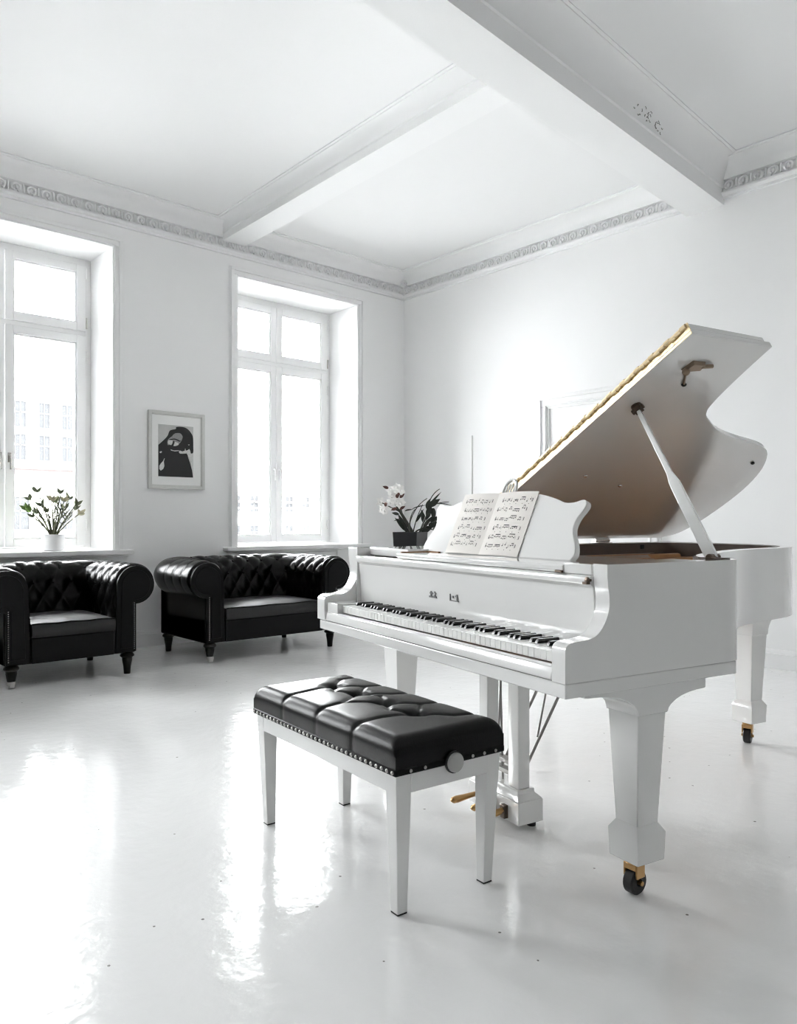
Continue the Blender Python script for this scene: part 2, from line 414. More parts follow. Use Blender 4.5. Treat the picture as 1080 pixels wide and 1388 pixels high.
# strings: so many fine wires that they are one stuff part
bm = B()
for k in range(90):
    u = k/89; x0 = -1.42 + 1.30*u; y1 = 2.0 - 1.25*u**0.8
    x1 = x0 - 0.06*(1-u)
    tube(bm, [(x0,0.50,0.900),(x1,max(y1,0.72),0.902)], 0.0009, 4)
s = obj('strings', bm, M['wire'], piano); s['kind'] = 'stuff'
bm = B()
for k in range(60):
    u = k/59; box(bm, -1.40+1.2*u, -1.385+1.2*u, 0.66, 0.70, 0.905, 0.925)
d = obj('dampers', bm, M['felt'], piano); d['kind'] = 'stuff'
# little black lid bumper and lock plate on the inner rim
bm = B(); box(bm, -1.492, -1.482, 1.90, 1.925, 0.925, 0.948)
obj('lock_plate', bm, M['rubber'], piano, bevel=0.002)

# cheeks (curved arms)
ck = [(0.0,0.655),(0.0,0.742),(0.006,0.754),(0.028,0.762),(0.081,0.765),(0.115,0.777),(0.140,0.804),(0.156,0.839),(0.158,0.872),(0.153,0.900),(0.150,0.930),(0.150,0.962),(0.20,0.962),(0.20,0.655)]
sm = spline(ck[1:10], 3)
ck = [ck[0]] + sm + ck[10:]
bm = B(); prism(bm, ck, 0, -1.568, -1.492)
obj('cheek', bm, M['piano'], piano, bevel=0.003)
bm = B(); inner[0] = (-0.052, 0.20)
prism(bm, ck, 0, -0.052, 0.0); rim_strip(bm, outer, inner, 0.655, 0.962)
bmesh.ops.remove_doubles(bm, verts=bm.verts, dist=2e-4)
dead = [f for f in bm.faces if all(abs(v.co.y-0.20) < 1e-3 and v.co.x > -0.06 for v in f.verts)]
bmesh.ops.delete(bm, geom=dead, context='FACES_ONLY')
obj('rim', bm, M['piano'], piano, bevel=0.003)
bm = B(); box(bm, -1.492, -1.480, 0.15, 0.24, 0.70, 0.962); box(bm, -1.55, -1.492, 0.19, 0.24, 0.655, 0.962)
obj('bass_cheek_lining', bm, M['piano'], piano, bevel=0.002)

# key bed, key slip, key block
bm = B(); box(bm, -1.545, -0.001, 0.002, 0.69, 0.615, 0.654)
obj('keybed', bm, M['piano'], piano, bevel=0.003)
bm = B(); prism(bm, [(0.004,0.656),(0.004,0.664),(0.010,0.690),(0.020,0.696),(0.030,0.694),(0.030,0.656)], 0, -1.490, -0.059)
obj('key_slip', bm, M['piano'], piano, bevel=0.002)
bm = B(); box(bm, -1.491, -1.388, 0.012, 0.17, 0.66, 0.734)
obj('key_block', bm, M['piano'], piano, bevel=0.004)
# inner underside beams
bm = B()
for x, y1 in ((-1.30,1.8),(-0.95,1.7),(-0.62,1.1)): box(bm, x-0.05, x+0.05, 0.69, y1, 0.66, 0.76)
box(bm, -1.46, -0.20, 0.60, 0.70, 0.66, 0.76)
obj('underside_beams', bm, M['piano'], piano, bevel=0.003)

# fallboard with rounded top moulding
fb = [(0.168,0.715),(0.166,0.75),(0.164,0.80),(0.160,0.86),(0.156,0.895),(0.150,0.900),(0.144,0.905),(0.142,0.915),(0.144,0.925),(0.150,0.929),(0.185,0.929),(0.190,0.715)]
bm = B(); prism(bm, fb, 0, -1.479, -0.060)
fall = obj('fallboard', bm, M['piano'], piano, bevel=0.002)
# lettering on the fallboard: faint dark strokes
bm = B()
yl = 0.1585
def stroke(x0, x1, z0, z1): box(bm, x0, x1, yl-0.0010, yl+0.006, z0, z1)
zc = 0.808
for dx in (0, 0.026):
    stroke(-0.903+dx, -0.898+dx, zc-0.012, zc+0.012)
    stroke(-0.912+dx, -0.890+dx, zc-0.012, zc-0.006); stroke(-0.908+dx, -0.892+dx, zc+0.002, zc+0.007)
bmesh.ops.translate(bm, vec=(0,0.0025,0), verts=bm.verts)
obj('lettering', bm, M['ink2'], fall, smooth=0); bm = B()
stroke(-0.776,-0.772, zc-0.012, zc+0.012); stroke(-0.776,-0.722, zc-0.0135, zc-0.010); stroke(-0.760,-0.753, zc-0.002, zc+0.006)
stroke(-0.734,-0.727, zc-0.012, zc+0.012); stroke(-0.740,-0.734, zc+0.003, zc+0.008)
bmesh.ops.translate(bm, vec=(0,0.0025,0), verts=bm.verts)
obj('lettering', bm, M['ink2'], fall, smooth=0)

# lock on the fallboard moulding
bm = B(); lathe(bm, [(0.003,-0.008),(0.009,-0.006),(0.009,0.004)], (-0.068, 0.146, 0.916), 12, 1); box(bm, -0.076,-0.060,0.131,0.145,0.905,0.912)
obj('fallboard_knob', bm, M['darkmetal'], piano)

# keys
kx0, kx1 = -1.386, -0.062; kp = (kx1-kx0)/52
for k in range(52):
    x = kx0 + k*kp
    bm = B(); box(bm, x+0.0006, x+kp-0.0006, 0.034, 0.172, 0.697, 0.726); box(bm, x+0.0006, x+kp-0.0006, 0.0325, 0.172, 0.7235, 0.7262)
    obj('white_key', bm, M['ivory'], piano, bevel=0.0012)
names = 'ABCDEFG'
for k in range(51):
    if names[k % 7] in 'ACDFG':
        x = kx0 + (k+1)*kp
        bm = B()
        loft(bm, [[(x-0.0072,y0,z),(x+0.0072,y0,z),(x+0.0072,0.172,z),(x-0.0072,0.172,z)] if z < 0.73 else [(x-0.0048,y0+0.007,z),(x+0.0048,y0+0.007,z),(x+0.0048,0.172,z),(x-0.0048,0.172,z)] for y0, z in ((0.083,0.722),(0.083,0.727),(0.083,0.7385))])
        obj('black_key', bm, M['ebony'], piano, bevel=0.0015)

# music shelf, end blocks
bm = B(); prism(bm, [(0.153,0.931),(0.146,0.937),(0.146,0.949),(0.152,0.954),(0.60,0.954),(0.60,0.931)], 0, -1.130, -0.173)
obj('music_shelf', bm, M['piano'], piano, bevel=0.002)
bm = B(); box(bm, -0.171, -0.060, 0.150, 0.60, 0.930, 0.960)
obj('shelf_end_block', bm, M['piano'], piano, bevel=0.003)
bm = B(); box(bm, -1.468, -1.140, 0.205, 0.60, 0.930, 0.966)
obj('shelf_end_block', bm, M['piano'], piano, bevel=0.006, seg=3)
bm = B(); box(bm, -1.139, -1.131, 0.17, 0.60, 0.930, 0.957); box(bm, -1.139, -1.05, 0.29, 0.33, 0.954, 0.958)
obj('shelf_runner', bm, M['soundboard'], piano)
bm = B(); box(bm, -0.20, -0.172, 0.140, 0.150, 0.930, 0.938)
obj('shelf_stop', bm, M['darkmetal'], piano, bevel=0.002)

# music desk: scrolled panel leaning back
DZ, DY, lean = 0.955, 0.300, 0.39
def desk_pt(u, v, off): # u across, v up the panel, off towards the player
    a = math.atan(lean)
    return (u, DY + v*sin(a) - off*cos(a), DZ + v*cos(a) + off*sin(a))
half = spline([(0.432,0.0),(0.446,0.022),(0.436,0.055),(0.414,0.088),(0.405,0.115),(0.412,0.145),(0.428,0.170),(0.435,0.188),(0.428,0.203),(0.410,0.208),(0.375,0.200),(0.33,0.200),(0.28,0.215),(0.18,0.235),(0.0,0.240)], 4)
outl = [(x-0.742, v) for x, v in half] + [(-x-0.742, v) for x, v in half[::-1][1:]]
bm = B(); loft(bm, [[desk_pt(u, v, 0.0) for u, v in outl], [desk_pt(u, v, -0.022) for u, v in outl]])
desk = obj('music_desk', bm, M['piano'], piano, bevel=0.003)
bm = B() # fretted crest at the top
for i in range(4):
    u = -0.762 + i*0.0145
    tube(bm, [desk_pt(u, 0.225, -0.01), desk_pt(u+0.001, 0.285, -0.01)], 0.0032, 6)
arc = [desk_pt(-0.740 + 0.036*cos(radians(a)), 0.255 + 0.046*sin(radians(a)) + (0.0 if 0 <= a <= 180 else 0), -0.01) for a in range(-30, 211, 20)]
tube(bm, arc, 0.006, 8)
obj('crest', bm, M['piano'], desk)

# lid: main panel swung up on the bass-side hinge
LA = radians(28.05); HX, HZ2 = -1.5, 0.985
lo = [(0.0,0.708),(1.500,0.708)] + [(1.503,1.00),(1.504,1.121)]
lo += spline([(1.504,1.121),(1.326,1.147),(1.181,1.180),(1.11,1.215),(1.062,1.29),(1.002,1.419),(0.963,1.588),(0.925,1.793),(0.86,1.925),(0.71,2.060),(0.495,2.152),(0.211,2.190),(0.06,2.165),(0.0,2.07)], 5)[1:]
def lid_pt(w, y, up): return (HX + w*cos(LA) - up*sin(LA), y, HZ2 + w*sin(LA) + up*cos(LA))
bm = B(); loft(bm, [[lid_pt(w, y, 0.0) for w, y in lo], [lid_pt(w, y, 0.022) for w, y in lo]])
lid = obj('lid', bm, M['piano'], piano, bevel=0.003)
bm = B(); fl = [(0.01,0.712),(1.497,0.712),(1.497,1.105),(0.01,1.105)]
loft(bm, [[lid_pt(w, y, 0.024) for w, y in fl], [lid_pt(w, y, 0.046) for w, y in fl]])
obj('folded_front_flap', bm, M['piano'], piano, bevel=0.003)
bm = B() # continuous piano hinge along the fold
for i in range(60):
    a0 = 0.012 + i*0.0247
    z1 = 0.0240 + 0.0022*((i*7 % 3))
    p = [lid_pt(a0, 0.704, z1+0.008), lid_pt(a0+0.0235, 0.704, z1+0.008)]
    tube(bm, p, 0.0088, 8)
loft(bm, [[lid_pt(w, y, 0.012) for w, y in ((0.01,0.7065),(1.499,0.7065),(1.499,0.711),(0.01,0.711))], [lid_pt(w, y, 0.045) for w, y in ((0.01,0.7065),(1.499,0.7065),(1.499,0.711),(0.01,0.711))]])
obj('fold_hinge', bm, M['hinge'], lid)
bm = B(); loft(bm, [[lid_pt(w, y, 0.0015) for w, y in ((0.01,0.7055),(1.499,0.7055),(1.499,0.7085),(0.01,0.7085))], [lid_pt(w, y, 0.0085) for w, y in ((0.01,0.7055),(1.499,0.7055),(1.499,0.7085),(0.01,0.7085))]])
obj('edge_strip', bm, paint('bright brass strip', (0.9,0.78,0.52), 0.3, 0.1, 40, metal=0.7), lid)
# hinges on the bass side
for y in (1.62, 0.95):
    bm = B(); lathe(bm, [(0.010,-0.05),(0.010,0.05)], (HX+0.005, y, HZ2-0.009), 10, 1)
    box(bm, HX-0.03, HX+0.03, y-0.05, y+0.05, 0.9625, 0.966)
    obj('lid_hinge', bm, M['nickel'], piano, bevel=0.001)
# lock bracket + rubber buffers under the lid
bm = B()
c0 = (1.360,0.850)
loft(bm, [[lid_pt(c0[0]+a, c0[1]+b, -0.001) for a, b in ((-0.03,-0.02),(0.022,-0.012),(0.026,0.05),(-0.01,0.055))], [lid_pt(c0[0]+a, c0[1]+b, -0.016) for a, b in ((-0.025,-0.015),(0.018,-0.01),(0.02,0.045),(-0.008,0.05))]])
tube(bm, [lid_pt(c0[0]+0.01,c0[1]+0.04,-0.012), lid_pt(c0[0]+0.02,c0[1]+0.085,-0.012)], 0.008, 8)
ball(bm, lid_pt(c0[0]-0.018,c0[1]-0.016,-0.02), 0.014)
tube(bm, [lid_pt(c0[0]-0.02,c0[1]-0.01,-0.012), lid_pt(c0[0]-0.10,c0[1]+0.07,-0.004)], 0.005, 6)
obj('lid_lock', bm, M['bronze'], lid, bevel=0.001)
for w, y in ((0.55,1.25),(0.62,0.98),(0.79,1.90),(1.26,0.92)):
    bm = B(); q = lid_pt(w, y, -0.004); ball(bm, q, 0.010, 1, 1, 0.8, 8, 5)
    obj('rubber_buffer', bm, M['nickel'] if w < 0.7 else M['rubber'], lid)

# prop stick
bA, tA = Vector((-0.070,0.672,0.958)), Vector((-0.505,0.814,1.492))
ax = (tA-bA).normalized(); sx = ax.cross(Vector((0.3,-1,0.2))).normalized(); sy = ax.cross(sx)
def sq(p, a, b): return [p+sx*a+sy*b, p-sx*a+sy*b, p-sx*a-sy*b, p+sx*a-sy*b]
L = (tA-bA).length
bm = B(); loft(bm, [sq(bA,0.018,0.011), sq(bA+ax*0.31,0.0175,0.010), sq(bA+ax*0.335,0.0165,0.010), sq(bA+ax*0.375,0.010,0.0085), sq(bA+ax*(L-0.03),0.008,0.008), sq(tA-ax*0.01,0.007,0.007)])
prop = obj('prop_stick', bm, M['piano'], piano, bevel=0.002)
bm = B(); loft(bm, [sq(bA+ax*0.03+sy*0.011,0.004,0.0015), sq(bA+ax*0.23+sy*0.011,0.005,0.0015)])
loft(bm, [sq(bA+ax*0.25+sy*0.011,0.003,0.0012), sq(bA+ax*0.31+sy*0.011,0.003,0.0012)])
obj('short_prop', bm, M['nickel'], prop, smooth=0)
bm = B(); lathe(bm, [(0.011,-0.024),(0.014,-0.02),(0.014,0.02),(0.011,0.024)], tuple(bA+Vector((0,0,0.006))), 12, 1); box(bm, -0.105,-0.03,0.645,0.70,0.9625,0.966)
obj('prop_hinge', bm, M['darkmetal'], piano, bevel=0.001)
bm = B(); q = tA
loft(bm, [sq(q-ax*0.012,0.016,0.013), sq(q+ax*0.012,0.016,0.013)]); tube(bm, [q-sx*0.024, q+sx*0.024], 0.010, 10); tube(bm, [q+ax*0.008, q+ax*0.022], 0.020, 12)
obj('prop_socket', bm, M['darkmetal'], lid, bevel=0.001)

# legs with brackets and casters
def square(cx, cy, a, z, b=None):
    b = b or a
    return [(cx-a,cy-b,z),(cx+a,cy-b,z),(cx+a,cy+b,z),(cx-a,cy+b,z)]
def caster(parent, x, y, top, ang=0.0):
    bm = B(); lathe(bm, [(0.020,top+0.004),(0.024,top-0.006),(0.024,top-0.014),(0.012,top-0.018)], (x,y,0), 14)
    ca, sa = cos(ang), sin(ang)
    def R(px, py, z): return (x + px*ca - py*sa, y + px*sa + py*ca, z)
    for s in (-1, 1):
        loft(bm, [[R(s*0.021-0.003,-0.016,z),R(s*0.021+0.003,-0.016,z),R(s*0.021+0.003,0.020,z),R(s*0.021-0.003,0.020,z)] for z in (top-0.014, top-0.052)])
    loft(bm, [[R(-0.020,-0.018,z),R(0.020,-0.018,z),R(0.020,0.022,z),R(-0.020,0.022,z)] for z in (top-0.012, top-0.030)])
    tube(bm, [R(-0.028,0.004,0.036), R(0.028,0.004,0.036)], 0.007, 10)
    c = obj('caster', bm, M['brass'], parent, bevel=0.001)
    bm = B(); pr = [(0.012,-0.017),(0.032,-0.017),(0.036,-0.013),(0.036,0.013),(0.032,0.017),(0.012,0.017)]
    loops = []
    for k in range(24):
        a = 2*pi*k/24
        loops.append([R(h, 0.004 + r*cos(a), 0.036 + r*sin(a)) for r, h in pr])
    loft(bm, loops, close=True)
    obj('wheel', bm, M['rubber'], c)
def piano_leg(x, y, mirror=1, br=None, ang=0.0, top=0.615):
    a0, a1 = 0.057, 0.041
    bm = B()
    loft(bm, [square(x,y,a0,0.545), square(x,y,a1,0.205), square(x,y,a1+0.001,0.203)])
    loft(bm, [square(x,y,a1,0.212), square(x,y,0.057,0.186), square(x,y,0.054,0.105)])
    lg = obj('leg', bm, M['piano'], piano, bevel=0.003)
    bm = B()
    if br is None:
        n = 8; lps = [square(x, y, 0.060 + 0.060*(1-cos(radians(90*i/n))), 0.530 + 0.118*sin(radians(90*i/n))) for i in range(n+1)]
        loft(bm, lps + [square(x, y, 0.120, top)])
        obj('bracket', bm, M['piano'], lg, bevel=0.002)
        caster(lg, x, y-0.012, 0.103, ang); return
    f, b = br
    n = 7
    pts = [(y-f, top), (y-f, top-0.010)] + [(y-a0-0.003-(f-a0-0.02)*(1-sin(radians(90*i/n))), top-0.012-0.068*(1-cos(radians(90*i/n)))) for i in range(n+1)]
    pts += [(y-a0-0.003, 0.530), (y+a0+0.003, 0.530)]
    pts += [(y+a0+0.003+(b-a0-0.01)*(1-cos(radians(90*i/n))), 0.530+0.052*sin(radians(90*i/n))) for i in range(n+1)][1:] 
    pts += [(y+b, top-0.030), (y+b, top)]
    prism(bm, pts, 0, x-0.062, x+0.062)
    obj('bracket', bm, M['piano'], lg, bevel=0.003)
    caster(lg, x, y-0.012, 0.103, ang)
piano_leg(-0.079, 0.346, br=(0.262, 0.224), ang=radians(6))
piano_leg(-1.437, 0.346, br=(0.262, 0.224), ang=radians(-15))
piano_leg(-0.880, 1.985, br=None, ang=radians(25), top=0.655)

# pedal lyre
bm = B(); box(bm, -0.885, -0.588, 0.322, 0.432, 0.020, 0.100)
loft(bm, [[(-0.885,0.322,0.100),(-0.588,0.322,0.100),(-0.588,0.432,0.100),(-0.885,0.432,0.100)], [(-0.862,0.334,0.122),(-0.606,0.334,0.122),(-0.606,0.408,0.122),(-0.862,0.408,0.122)], [(-0.862,0.334,0.136),(-0.606,0.334,0.136),(-0.606,0.408,0.136),(-0.862,0.408,0.136)]])
lyre = obj('pedal_lyre', bm, M['piano'], piano, bevel=0.003)
for x0, x1 in ((-0.673,-0.615), (-0.847,-0.795)):
    bm = B(); box(bm, x0, x1, 0.342, 0.394, 0.136, 0.616)
    obj('lyre_column', bm, M['piano'], lyre, bevel=0.003)
bm = B()
for z in (0.168, 0.205): box(bm, -0.795,-0.673,0.352,0.384,z,z+0.016)
obj('cross_bar', bm, M['steel'], lyre, bevel=0.002)
for x in (-0.84, -0.62):
    bm = B(); lathe(bm, [(0.016,0.0),(0.016,0.02)], (x, 0.405, 0), 12); obj('lyre_foot', bm, M['rubber'], lyre)
for x in (-0.660, -0.782):
    bm = B(); tube(bm, [(x,0.396,0.165),(x,0.690,0.618)], 0.0055, 8); tube(bm, [(x+0.02,0.45,0.30),(x+0.01,0.54,0.618)], 0.0035, 6)
    obj('brace_rod', bm, M['steel'], lyre)
for x, x2 in ((-0.772,-0.745),(-0.735,-0.760),(-0.700,-0.700)):
    bm = B(); tube(bm, [(x,0.368,0.12),(x2,0.372,0.62)], 0.0038, 6)
    obj('pedal_rod', bm, M['steel'], lyre)
for x, dz, sh in ((-0.795,0.0,0.0), (-0.727,-0.014,0.04), (-0.660,-0.020,0.07)):
    bm = B(); pts = [(x,0.335,0.070+dz),(x,0.318,0.082+dz),(x,0.30,0.080+dz),(x,0.24+sh*0.8,0.075+dz),(x,0.205+sh,0.072+dz),(x,0.188+sh,0.070+dz),(x,0.180+sh,0.069+dz)]
    rs = [0.010,0.011,0.010,0.0135,0.0165,0.014,0.005]
    tube(bm, pts, rs, 12)
    for v in bm.verts: v.co.z = 0.075+dz + (v.co.z-0.075-dz)*0.75
    pd = obj('pedal', bm, M['brass'], lyre)
    bm = B(); box(bm, x-0.013, x+0.013, 0.305, 0.326, 0.050+dz, 0.096+dz)
    obj('pedal_slot', bm, M['darkmetal'], pd, bevel=0.002)

# ------------------------------------------------------------------ sheet music standing on the desk
book = thing('sheet_music', 'open cream sheet music standing on the piano music desk', 'sheet music', (PX, PY, 0), PR)
def staff(bm, P, w, h, seed):
    """six staves of five lines with notes, P(u, v) in page units -> point"""
    rnd = random.Random(seed)
    def quad(u0, v0, u1, v1): bm.faces.new([bm.verts.new(P(*q)) for q in ((u0,v0),(u1,v0),(u1,v1),(u0,v1))])
    def dot(u, v, r): bm.faces.new([bm.verts.new(P(u + r*cos(k*pi/4)*1.25, v + r*sin(k*pi/4))) for k in range(8)])
    rows = [0.155, 0.30, 0.45, 0.60, 0.745, 0.875]
    for i, rv in enumerate(rows):
        v0 = h*(1-rv); sp = 0.0030
        u0 = w*(0.10 + 0.08*rnd.random()); u1 = w*(0.86 + 0.08*rnd.random())
        for j in range(5): quad(u0, v0 + j*sp - 0.0003, u1, v0 + j*sp + 0.0003)
        quad(u0, v0, u0+0.001, v0+4*sp); quad(u1-0.0025, v0, u1, v0+4*sp)
        tubeu = u0 + 0.006
        dot(tubeu, v0+sp, 0.0028); quad(tubeu-0.0006, v0-sp, tubeu+0.0006, v0+5.5*sp)
        u = u0 + 0.017
        while u < u1 - 0.012:
            g = rnd.choice((1,2,3,4)); st = rnd.choice((0.0085,0.0095,0.011)); us = []
            base = v0 + sp*rnd.uniform(-0.5, 3)
            for q in range(g):
                if u > u1 - 0.012: break
                v = base + sp*0.5*rnd.randint(-1, 1)
                dot(u, v, 0.0024); us.append((u+0.0022, v)); quad(u+0.0017, v, u+0.0027, v+st); u += 0.0095
            if len(us) > 1: quad(us[0][0], us[0][1]+st-0.0028, us[-1][0], us[0][1]+st)
            if rnd.random() < 0.5: quad(u-0.0015, v0, u-0.0007, v0+4*sp)
            u += rnd.uniform(0.004, 0.008)
        if rnd.random() < 0.5:
            for q in range(5): dot(u0+0.02+q*w*0.15, v0-0.009, 0.0014)
a_l = math.atan(lean)
PW, PH = 0.222, 0.243
for side in (-1, 1):
    def P(u, v, off=0.0, side=side):
        # slight outward bow of the page
        x = u/PW; bow = 0.006*sin(pi*x) 
        xx = -0.788 + side*0 + (u if side > 0 else -PW + u)
        return desk_pt(xx + 0.012*(v/PH), v, 0.004 + bow + off)
    bm = B()
    f = [[P(PW*i/12, PH*j/3) for i in range(13)] for j in range(4)]; bk = [[P(PW*i/12, PH*j/3, -0.003) for i in range(13)] for j in range(4)]
    grid(bm, f); grid(bm, bk)
    for r0, r1 in ((f[0],bk[0]),(f[3],bk[3])): grid(bm, [r0, r1])
    for c in (0,12): grid(bm, [[f[j][c] for j in range(4)], [bk[j][c] for j in range(4)]])
    bmesh.ops.remove_doubles(bm, verts=bm.verts, dist=1e-5)
    pg = obj('page', bm, M['paper'], book)
    bm = B(); staff(bm, lambda u, v: P(u, v, 0.0006), PW, PH, 11 if side < 0 else 23)
    obj('printed_notes', bm, M['ink'], pg, smooth=0, fixn=False)

# ------------------------------------------------------------------ piano bench
bench = thing('piano_bench', 'white piano bench with buttoned black leather seat', 'bench', (1.618, 1.950, 0), radians(84.3))
HLx, HLy = 0.424, 0.192
for sxn in (-1, 1):
    for syn in (-1, 1):
        bm = B()
        def leg_sq(z, w, ins): 
            x1, y1 = sxn*(HLx-ins), syn*(HLy-ins*1.0)
            x0, y0 = x1 - sxn*w, y1 - syn*w
            return [(x0,y0,z),(x1,y0,z),(x1,y1,z),(x0,y1,z)]
        loft(bm, [leg_sq(0.004,0.033,0.017), leg_sq(0.30,0.049,0.004), leg_sq(0.392,0.051,0.0)])
        lg = obj('leg', bm, M['bench'], bench, bevel=0.002)
        bm = B(); loft(bm, [leg_sq(0.0,0.032,0.0175), leg_sq(0.004,0.032,0.0175)])
        obj('glide', bm, M['rubber'], lg)
for s in (-1, 1):
    bm = B(); box(bm, -HLx+0.05, HLx-0.05, s*(HLy-0.006)-0.010, s*(HLy-0.006)+0.004, 0.338, 0.391)
    obj('long_rail', bm, M['bench'], bench, bevel=0.002)
    bm = B(); box(bm, s*(HLx-0.006)-0.010, s*(HLx-0.006)+0.004, -HLy+0.05, HLy-0.05, 0.338, 0.391)
    obj('short_rail', bm, M['bench'], bench, bevel=0.002)
# upholstered seat as a buttoned height field
CHx, CHy, cz0 = 0.432, 0.200, 0.393
BT = [(0.24,-0.02),(0.08,-0.02),(-0.08,-0.02),(-0.24,-0.02)]
SEG = []
def poly(*p): SEG.extend(list(zip(p, p[1:])))
poly((0.215,0.22),(0.225,0.09),(0.24,-0.02)); poly((-0.005,0.22),(0.005,0.09),(0.08,-0.02)); poly((-0.215,0.22),(-0.215,0.10),(-0.24,-0.02))
poly((0.005,0.09),(-0.08,-0.02)); poly((0.24,-0.02),(0.16,0.028),(0.08,-0.02)); poly((0.08,-0.02),(0.0,-0.055),(-0.08,-0.02),(-0.16,0.028),(-0.24,-0.02))
poly((0.24,-0.02),(0.33,-0.10),(0.345,-0.22)); poly((0.24,-0.02),(0.165,-0.10),(0.15,-0.22)); poly((0.08,-0.02),(0.165,-0.10)); poly((0.08,-0.02),(0.01,-0.10),(0.0,-0.22)); poly((-0.08,-0.02),(-0.155,-0.10),(-0.16,-0.22)); poly((-0.24,-0.02),(-0.32,-0.10),(-0.34,-0.22)); poly((-0.24,-0.02),(-0.155,-0.10))
def segd(x, y, s):
    (ax_, ay), (bx, by) = s
    dx, dy = bx-ax_, by-ay; t = max(0, min(1, ((x-ax_)*dx+(y-ay)*dy)/(dx*dx+dy*dy)))
    return sqrt((x-ax_-t*dx)**2 + (y-ay-t*dy)**2)
def dent(x, y):
    d = 0.0
    m = min(segd(x, y, s) for s in SEG)
    d += 0.0065*math.exp(-(m/0.008)**2) + 0.0026*math.exp(-(m/0.028)**2)
    for bx, by in BT: d += 0.024*math.exp(-(((x-bx)**2+(y-by)**2)/0.030**2))
    return d
NX, NY = 150, 72
def shape(i, j):
    # square parameter -> rounded cushion: outer band of the grid wraps down the sides
    u, v = -1 + 2*i/NX, -1 + 2*j/NY
    bu, bv = 0.16, 0.30                       # share of the parameter used for the side wall
    def ax1(s, half, b):
        a = abs(s); R = 0.042; sg = 1 if s >= 0 else -1
        if a <= 1-b: return sg*a/(1-b)*(half-R), 0.0
        t = (a-(1-b))/b                       # 0..1 down the side
        if t < 0.6: th = t/0.6*pi/2; return sg*(half-R+R*sin(th)), R*(1-cos(th))
        return sg*half, R + (t-0.6)/0.4*0.056
    x, dx = ax1(u, CHx, bu); y, dy = ax1(v, CHy, bv)
    return x, y, max(dx, dy) if min(dx, dy) == 0 else min(0.098, sqrt(dx*dx+dy*dy) if max(dx,dy) < 0.042 else max(dx, dy))
bm = B(); rows = []
for j in range(NY+1):
    r = []
    for i in range(NX+1):
        x, y, drop = shape(i, j)
        cr = 0.010*(1-(x/CHx)**2)*(1-(y/CHy)**2)
        dn = dent(x, y)
        side = min(1, drop/0.03)
        z = cz0 + 0.098 - drop + cr - dn*(1-side*0.85)
        if side > 0.3:
            k = 0.30*dn*side
            if abs(y) > CHy-0.05: y -= math.copysign(k, y)
        r.append((x, y, max(z, cz0)))
    rows.append(r)
grid(bm, rows)
seat = obj('cushion', bm, M['leather2'], bench, smooth=60)
for bx, by in BT:
    bm = B(); ball(bm, (bx, by, cz0+0.098+0.010-0.030), 0.011, 1, 1, 0.5, 12, 6)
    obj('button', bm, M['leather2'], seat)
bm = B() # welt along the bottom of the seat
box(bm, -CHx-0.002, CHx+0.002, -CHy-0.002, CHy+0.002, 0.391, 0.411)
obj('welt', bm, M['leather'], bench, bevel=0.004)
k = 34
for i in range(k):
    x = -CHx + 0.012 + (2*CHx-0.024)*i/(k-1)
    for s in (-1, 1):
        bm = B(); ball(bm, (x, s*(CHy+0.002), 0.4005), 0.0075, 0.8, 0.6, 0.8, 9, 6); obj('nail_head', bm, M['stud'], bench)
for y in (-0.165, -0.12, -0.075, 0.10, 0.15):
    for s in (-1, 1):
        bm = B(); ball(bm, (s*(CHx+0.002), y, 0.4005), 0.0065, 0.6, 0.8, 0.8, 9, 6); obj('nail_head', bm, M['stud'], bench)
for s in (-1, 1):
    bm = B(); lathe(bm, [(0.004, 0.0),(0.026,0.002),(0.0275,0.006),(0.0275,0.028),(0.026,0.031),(0.003,0.032)] if s > 0 else [(0.003,-0.032),(0.026,-0.031),(0.0275,-0.028),(0.0275,-0.006),(0.026,-0.002),(0.004,0.0)], (s*(HLx-0.004), 0.0, 0.398), 24, 0)
    kn = obj('height_knob', bm, M['knob'], bench, bevel=0.001)
    bm = B(); lathe(bm, [(0.0276,-0.004),(0.0312,-0.003),(0.0312,0.003),(0.0276,0.004)], (s*(HLx+0.014), 0, 0.398), 24, 0)
    obj('knob_ring', bm, M['rubber'], kn)

